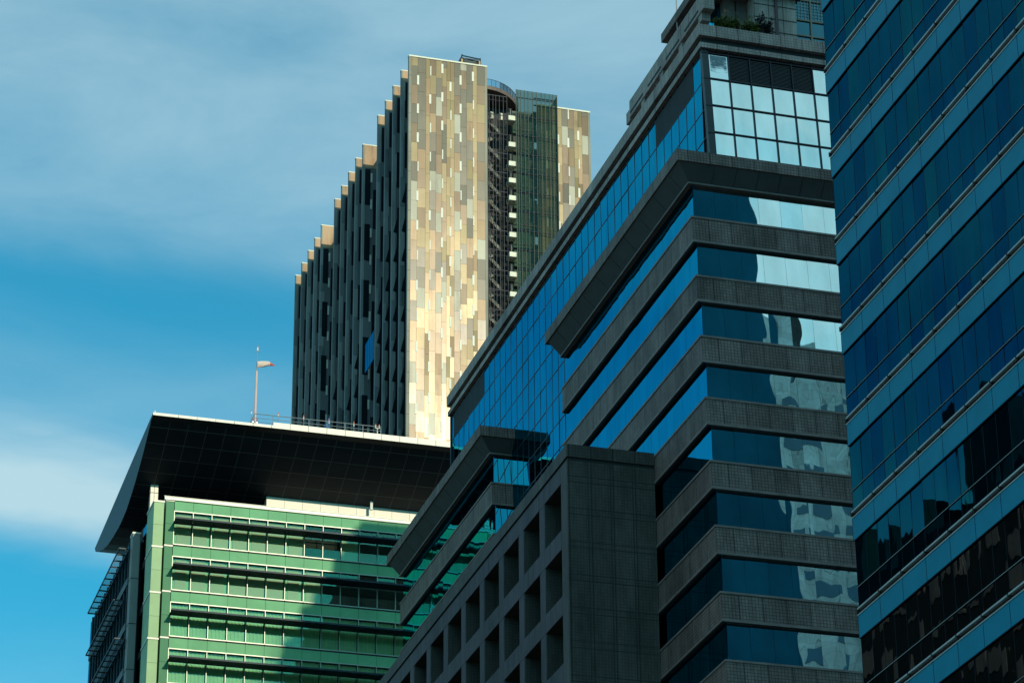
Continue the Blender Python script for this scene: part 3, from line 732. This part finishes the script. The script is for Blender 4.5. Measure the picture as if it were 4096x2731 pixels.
MB().tube((45.85, 229, 104.1), (45.85, 229, 104.4), .05, 'lamp_red', 8).tube((46.2, 229, 104.1), (46.2, 229, 104.4), .05, 'lamp_red', 8).box(45.8, 46.25, 228.95, 229.05, 103.95, 104.08, 'steel').build('lamp_bracket', ms)
for z in (102.9, 103.3, 103.7): MB().box(45.8, 46.2, 228.9, 228.95, z, z + .06, 'steel').build('step_iron', ms)
ws = MB(); secs = [(0, .30, 0), (.35, .29, .03), (.7, .26, .08), (1.0, .22, .16), (1.15, .17, .14), (1.35, .10, .06), (1.6, .03, .0)]
rg = []
for d, r, dz in secs:
    rg.append([(46.03 + d * .96, 229 - .14 * d + r * math.cos(t) * .6, 109.42 + dz + r * math.sin(t) * (1 + .12 * math.sin(3 * t + d * 5))) for t in [2 * math.pi * k / 14 for k in range(14)]])
for k in range(len(rg) - 1):
    for q in range(14):
        p = (q + 1) % 14; ws.poly([rg[k][q], rg[k][p], rg[k + 1][p], rg[k + 1][q]], 'sock_red' if k >= 4 else 'sock_white')
wso = ws.build('windsock'); wso.data.transform(Matrix.Translation((-46.05, -229, -109.4))); wso.location = (46.05, 229, 109.4)
tag(wso, 'faded white windsock with red tail blowing from the roof mast', 'windsock')
lamp_lab = ['thin lamp rod left of the windsock mast', 'lamp rod standing between the mast and the dark tower', 'lamp rod third from the windsock mast', 'lamp rod in front of the blue glass slit of the far tower', 'lamp rod second from the right end of the rail', 'twin headed amber lamp at the right end of the roof rail']
for k, x in enumerate((45.4, 47.72, 49.93, 52.15, 54.33, 56.4)):
    o = thing('roof_lamp', (x, 227.6, 102.4), lamp_lab[k], 'lamp', 'lamps along the canopy roof rail')
    zt = 104.55 - (.08 if k > 2 else 0)
    if k < 5:
        MB().tube((x, 227.6, 102.4), (x, 227.6, zt - .45), .02, 'steel', 6).build('rod', o); MB().tube((x, 227.6, zt - .45), (x, 227.6, zt - .2), .05, 'white_metal', 8).build('lamp_base', o)
        MB().tube((x, 227.6, zt - .2), (x, 227.6, zt), .055, 'lamp_red', 8, .03).build('lamp_head', o)
    else:
        MB().tube((x, 227.6, 102.4), (x, 227.6, zt - .45), .05, 'white_conc', 6).tube((x - .16, 227.6, zt - .4), (x + .16, 227.6, zt - .4), .035, 'white_conc', 6).build('rod', o)
        for s in (-.16, .16): MB().tube((x + s, 227.6, zt - .4), (x + s, 227.6, zt - .15), .06, 'white_conc', 8).tube((x + s, 227.6, zt - .15), (x + s, 227.6, zt), .055, 'lamp_red', 8, .03).build('lamp_head', o)
vr = MB().tube((37.1, 227, 102.4), (37.1, 227, 103.2), .015, 'steel', 5).build('lightning_rod'); tag(vr, 'tiny lightning rod at the left tip of the canopy edge', 'rod')

# ================================================================== golden clad tower far behind
H = thing('clad_tower', (98, 360, 0), 'tall far tower with patchwork gold panels, dark fins and a glazed stair shaft', 'tower')
YH = 330.0
def slab(x0, x1, z1, z_low, cols, seed, side=True):
    rnd = random.Random(seed)
    b = MB(); b.box(x0, x1, YH + .12, YH + .5, 0, z1, 'frame_clad'); b.box(x0 + 1.8, x1, YH + .5, YH + 4, 0, z1 - 1.5, 'fin'); b.box(x0, x0 + .38, YH - .03, YH + .12, 0, z1, 'frame_clad')
    b.box(x1 - .32, x1, YH - .03, YH + .12, 0, z1, 'frame_clad'); b.box(x0 - .03, x1 + .03, YH - .06, YH + .55, z1, z1 + .22, 'white_conc')
    z = z1
    while z > z_low: b.box(x0, x0 + .385, YH - .036, YH - .028, z - .02, z + .02, 'dark_joint'); z -= 2.87
    n = len(cols) - 1
    strips = {}
    for c in range(n):
        xa, xb = cols[c], cols[c + 1]; off = rnd.random() * 2.87; z = z1 - .05; first = True
        base = rnd.random(); prev = None
        while z > z_low:
            h = (off if first and off > .6 else 2.87); first = False; za = max(z - h, z_low)
            r = rnd.random(); up_ = (z - 150) / 54
            narrow = xb - xa < .62
            if narrow: m = 'yellow_clad' if r < .75 else 'gold'
            elif r < .12: m = 'white_clad'
            elif r < .14 + .62 * max(0, up_ - .15): m = 'grey_clad'
            elif r < .40 + .5 * max(0, up_): m = 'tan_clad'
            elif r < .88: m = 'gold'
            else: m = 'yellow_clad'
            t = rnd.uniform(-.012, .012); u = rnd.uniform(-.006, .006)
            b.hexa([(xa + .012, YH + t, za + .012), (xb - .012, YH - t, za + .012), (xb - .012, YH + .12, za + .012), (xa + .012, YH + .12, za + .012),
                    (xa + .012, YH + t + u, z - .012), (xb - .012, YH - t + u, z - .012), (xb - .012, YH + .12, z - .012), (xa + .012, YH + .12, z - .012)], m)
            z = za
        if c and c % 2 == 1 and rnd.random() < .85:
            z = z1 - rnd.random() * 4.3
            while z > z_low:
                b.box(xa + (0 if rnd.random() < .5 else -.13), xa + .15, YH - .05, YH + .02, z - 1.43, z, 'white_strip'); z -= 4.305
    return b.build('cladding', H)
cols = [85.84, 86.69, 87.79, 88.35, 89.18, 90.0, 90.28 + .35, 91.12, 91.67, 92.5, 93.36, 94.2, 94.77, 95.86]
slab(85.45, 96.17, 204.2, 120, cols, 11)
slab(103.2, 110.47, 199.45, 120, [103.5, 104.3, 105.1, 105.95, 106.5, 107.35, 108.2, 108.75, 109.3, 110.15], 23)
fy = [333.9, 338.15, 342.3, 346.5, 355.0, 359.1, 363.35, 367.6, 371.8, 380.25, 384.55, 388.8, 393.05, 397.35]
wide = (355.0, 380.25)
for k, y in enumerate(fy):
    b = MB(); b.box(85.42, 89.5, y, y + .5, 0, 204.2, 'fin'); b.box(85.38, 89.5, y - .03, y + .55, 204.2, 204.34, 'white_conc')
    tz = 3.6 if y in wide else 1.55
    b.box(85.62, 89, y - .05, y, 202.6 - (2.0 if y in wide else 0), 204.2, 'fin_lit_tip')  # part of the fin above the shadow line, painted as lit
    b.box(85.42, 85.62, y - .045, y, 200, 204.2, 'frame_clad')
    zq = 202.55 - (2 if y in wide else 0); rq = random.Random(k * 7 + 3)
    while zq > 105:
        hq = rq.choice((2.9, 4.3, 5.8)); xq = rq.choice((85.78, 85.9, 86.05))
        b.box(85.42, xq, y - .03 - rq.random() * .02, y, zq - hq + .03, zq, rq.choice(('fin_grey', 'fin_grey', 'fin_mid'))); zq -= hq
    rects = []; wn = MB(); z = 202.4 - (2 if y in wide else 0); yy = y - .06
    if y in wide:
        while z > 120:
            rects += [(85.75, 86.55, z - 5.6, z), (86.95, 87.45, z - 9.2, z - 3.1)]
            b.box(86.55, 86.80, yy - .03, y, z - 2.0, z - .6, 'white_strip'); b.box(86.55, 86.80, yy - .03, y, z - 6.2, z - 4.7, 'white_strip'); z -= 8.6
    else:
        zz = 190 - 2.6 * k if k < 4 else (185 - 1.2 * k)
        while z > zz: rects.append((85.98, 86.42, z - 5.3, z)); z -= 7.6 + (k % 3) * .7
        wn.box(86.1, 86.6, yy, y - .02, 110, z, 'fin_dark')
        q = z - (k % 4) * .9
        while q > 112:
            wn.prism([(85.62, yy - .02, q - 2.8), (86.12, yy - .02, q - 2.9), (86.3, yy - .02, q + .3)], [(85.62, y, q - 2.8), (86.12, y, q - 2.9), (86.3, y, q + .3)], 'fin_dark'); q -= 4.3
    fo = b.build('fin', H)
    for xa, xb, za, zb in rects: MB().box(xa, xb, yy, y - .02, za, zb, 'fin_dark').build('window', fo)
    if wn.v: tag(wn.build('slot_window', fo), kind='stuff')
MB().box(87.6, 97, 333, 400, 0, 202.4, 'fin').build('tower_wall', H)
for y0, z0 in ((347.6, 168.2), (371.8, 166.5)):
    b = MB(); pane(b, 85.62, y0 + .5, z0, z0 + 4.2, 'x', 4.7, 'side_glass', 0); 
    for k in range(5): b.box(85.60, 85.62, y0 + 1 + .95 * k, y0 + 1.05 + .95 * k, z0, z0 + 4.2, 'mullion')
    b.build('bay_window', H)
# stair shaft
MB().box(96.2, 104, 334.5, 340, 0, 200.8, 'shaft_dark').box(96.2, 96.24, 330.2, 334.5, 0, 202, 'shaft_mid').box(100.5, 103.2, 333.2, 334.4, 0, 200, 'shaft_mid').build('shaft_wall', H)
st = MB(); z = 197.1
pitches = [0, 3.98, 2.87, 2.5, 2.6, 2.6, 2.8, 2.87, 2.87, 2.87, 2.87, 2.87, 2.87, 2.87, 2.87, 2.87, 2.87, 2.87]
for k, d in enumerate(pitches):
    z -= d
    b = MB(); b.box(99.05, 100.06, 329.75, 331.2, z - .55, z + .12, 'white_conc'); b.build('balcony', H)
    r = MB()
    for q in range(5): r.box(99.08 + q * .1, 99.11 + q * .1, 329.8, 329.83, z + .12, z + 1.15, 'violet_frame')
    r.box(99.05, 99.55, 329.78, 329.84, z + 1.12, z + 1.18, 'violet_frame'); r.box(99.64, 99.74, 331, 331.1, z + .1, z + 1.9, 'white_conc'); r.build('balcony_rail', H)
    s = MB()
    s.prism([(96.7, 331.6, z - .3), (98.4, 331.6, z - 1.9), (98.4, 331.6, z - 1.35), (96.7, 331.6, z + .3)], [(96.7, 332.6, z - .3), (98.4, 332.6, z - 1.9), (98.4, 332.6, z - 1.35), (96.7, 332.6, z + .3)], 'stair_grey')
    s.prism([(96.7, 332.8, z - 2.9), (98.4, 332.8, z - 1.7), (98.4, 332.8, z - 1.1), (96.7, 332.8, z - 2.3)], [(96.7, 333.8, z - 2.9), (98.4, 333.8, z - 1.7), (98.4, 333.8, z - 1.1), (96.7, 333.8, z - 2.3)], 'stair_grey')
    s.build('stair_flight', H)

fm = MB()
for x in (96.32, 96.52, 97.04, 97.43, 97.92, 98.47, 98.97): fm.box(x - .035, x + .035, 330.2, 330.3, 0, 200.3, 'violet_frame')
z = 200.2
while z > 120: fm.box(96.2, 98.97, 330.19, 330.29, z - .05, z + .05, 'violet_frame'); fm.box(96.2, 98.97, 330.21, 330.27, z - .72, z - .68, 'violet_frame'); z -= 2.87
fm.build('stair_grid', H)
for k in range(2): MB().box(96.9 + k * 1.25, 97.35 + k * 1.25, 331, 331.6, 197.1, 198.1, 'white_conc').box(96.86 + k * 1.25, 97.1 + k * 1.25, 330.95, 331, 197.2, 198, 'shaft_mid').build('air_unit', H)
gv = MB()
pane(gv, 100.1, 329.6, 120, 201.2, 'y', 5.65, 'smoke_glass', 0, .03)
gv.box(105.72, 105.75, 329.63, 333.5, 120, 201.0, 'smoke_glass'); gv.build('shaft_glazing', H)
gf = MB()
for x in (100.05, 100.33, 100.67, 101.22, 101.72, 102.33, 102.88, 103.55, 104.11, 104.72, 105.16, 105.74): gf.box(x - .036, x + .036, 329.52, 329.6, 120, 201.2, 'glaze_bar')

z = 200.0
while z > 120:
    gf.box(100.05, 105.76, 329.53, 329.59, z - .06, z + .06, 'navy_frame'); 
    for q in range(10):
        x = 100.05 + q * .56
        if random.random() < .6: gf.box(x, x + .5, 329.55, 329.59, z - 1.2 + random.choice((-.8, 0, .7)), z - 1.17 + .0 + random.choice((0,)), 'glaze_bar') if False else gf.box(x, x + .5, 329.55, 329.59, z - 2.0, z - 1.96, 'glaze_bar')
    z -= 2.83
gf.build('glazing_bar', H)
lo = MB()                                   # lobby slabs seen through the glass
z = 198.5
while z > 120:
    lo.box(102.6, 105.6, 330.2, 333, z - .18, z + .06, 'shaft_dark'); z -= 2.83
for z in (191, 184.6, 178): lo.prism([(102.6, 330.1, z), (105.6, 330.1, z), (105.6, 330.1, z - 2.4), (104.2, 330.1, z - 1.2), (102.6, 330.1, z - 1.2)], [(102.6, 333, z), (105.6, 333, z), (105.6, 333, z - 2.4), (104.2, 333, z - 1.2), (102.6, 333, z - 1.2)], 'shaft_dark')
lo.box(102.6, 105.7, 329.9, 330, 200.4, 200.52, 'navy_frame').box(102.6, 105.7, 329.9, 330, 199.3, 199.45, 'navy_frame')
lo.build('lobby_slab', H)
it = MB(); z = 198.4; rn_ = random.Random(5)
while z > 122:
    x = 100.2
    while x < 102.6:
        it.box(x, x + .52, 331.6 + rn_.random() * .3, 331.95, z - 2.6, z - .25, rn_.choice(('room_a', 'room_b', 'room_c', 'room_a'))); x += .56
    x = 102.8
    while x < 105.5:
        if rn_.random() < .45: it.box(x, x + rn_.uniform(.2, .5), 332 + rn_.random(), 333.2, z - rn_.uniform(1.4, 2.6), z - .3, rn_.choice(('room_a', 'room_b', 'room_c', 'win_frame')))
        x += .6
    z -= 2.83
it.build('stair_lobby', H)
# curved terrace with balustrade
N_ = 16; arc = [(96.2 + 6.6 * math.sin(a), 330.3 + 9.0 * (1 - math.cos(a))) for a in [R(88) * k / (N_ - 1) for k in range(N_)]]
tr_ = MB()
inn = [(96.2, 339)]
tr_.prism([(x, y, 201.1) for x, y in arc + inn], [(x, y, 201.65) for x, y in arc + inn], 'brown'); tr_.build('terrace', H)
bl = MB(); bp = MB()
for k in range(N_ - 1):
    (xa, ya), (xb, yb) = arc[k], arc[k + 1]
    bl.hexa([(xa, ya, 201.66), (xb, yb, 201.66), (xb, yb + .03, 201.66), (xa, ya + .03, 201.66), (xa, ya, 202.6), (xb, yb, 202.6), (xb, yb + .03, 202.6), (xa, ya + .03, 202.6)], 'clear_glass')
    bp.tube((xa, ya, 201.6), (xa, ya, 202.65), .028, 'violet_frame', 5); bp.tube((xa, ya, 202.63), (xb, yb, 202.63), .03, 'violet_frame', 5)
b_ = bl.build('balustrade', H); bp.build('baluster', b_)
cr_ = thing('roof_gantry', (94.4, 333, 204.4), 'dark window cleaning gantry on the roof of the golden tower', 'gantry')
gm = MB(); q = 1.15
gm.tube((92.9, 332, 204.4), (93.3, 332, 205.7 + q), .10, 'awning', 6).tube((95.9, 332, 204.4), (95.8, 332, 205.5 + q), .10, 'awning', 6).tube((93.2, 332, 205.55 + q), (95.85, 332, 205.35 + q), .09, 'awning', 6)
gm.box(93.2, 95.7, 332.4, 334, 204.4, 205.5 + q, 'awning'); gm.tube((93.2, 331.95, 205.3 + q), (94.5, 331.95, 204.7 + q), .04, 'steel', 5).tube((94.5, 331.95, 204.7 + q), (95.75, 331.95, 205.2 + q), .04, 'steel', 5)
gm.build('frame', cr_)
for x in (93.15, 95.6): MB().box(x, x + .22, 331.9, 332.1, 204.4, 205.0 + q, 'brass').build('post', cr_)

# ================================================================== neighbours outside the frame, seen in the glass
def neighbour(name, x0, x1, y0, y1, h, mat, label, step=3.6, wh=1.9, ww=1.5, gap=2.6, top=None, wm='far_win'):
    o = thing(name, ((x0 + x1) / 2, (y0 + y1) / 2, 0), label, 'office tower')
    b = MB(); b.box(x0, x1, y0, y1, 0, h, mat)
    if top:
        for (a, c, e, f, t) in top: b.box(a, c, e, f, h, h + t, mat)
    b.build('wall', o)
    wn = MB()
    z = 6
    while z < h - 3:
        x = x0 + .8
        while x < x1 - ww - .3:
            wn.box(x, x + ww, y1 - .02, y1 + .05, z, z + wh, wm)
            if wm != 'far_win' and random.random() < .6: wn.box(x, x + ww, y0 - .05, y0 + .02, z, z + wh, wm)
            x += gap
        y = y0 + .8
        while y < y1 - ww:
            wn.box(x0 - .05, x0 + .02, y, y + ww, z, z + wh, wm); wn.box(x1 - .02, x1 + .05, y, y + ww, z, z + (wh if random.random() < .6 else .3), wm); y += gap
        z += step
    tag(wn.build('window', o), kind='stuff')
SH = 300.0
neighbour('pale_tower', 55.73 + SH * ta_, 150, 230 - SH - 110, 230 - SH - 25, 96.4 + SH * tb_, 'far_pale', 'tall pale tower behind the viewer that shades the green building')
neighbour('front_block', 89.5, 107, 40, 60, 131, 'far_pale', 'pale windowed block mirrored low in the stone tower front glass', 2.9, 1.1, 2.6, 4.4, top=[(92, 96, 45, 60, 6), (101, 105, 42, 59, 4)])
neighbour('slim_tower', 101, 106.5, 8, 40, 152, 'far_dark', 'slim dark tower mirrored in the stone tower front glass')
neighbour('stepped_tower', 107, 126, 0, 36, 148, 'far_pale', 'stepped pale tower mirrored in the lower front ribbon windows', top=[(110, 118, 8, 30, 7)])
neighbour('pale_slab', 86, 98, 12, 42, 131, 'far_pale', 'pale slab tower mirrored in the middle front ribbon windows', top=[(90, 95, 20, 40, 6)])
neighbour('far_slab', 128, 150, -30, 0, 170, 'far_dark', 'dark slab tower mirrored between the pale towers')
neighbour('dark_block', -34, 10, 150, 215, 76.5, 'far_dark', 'dark window gridded block mirrored in the navy glass tower', 3.5, 1.6, 2.2, 3.4, wm='pale_brown', top=[(-30, 6, 152, 160, 3.5), (-6, 10, 163, 169, 6.5), (-34, 10, 174, 180, 2.5), (-20, 9, 186, 192, 5), (-34, 10, 197, 204, 2)])
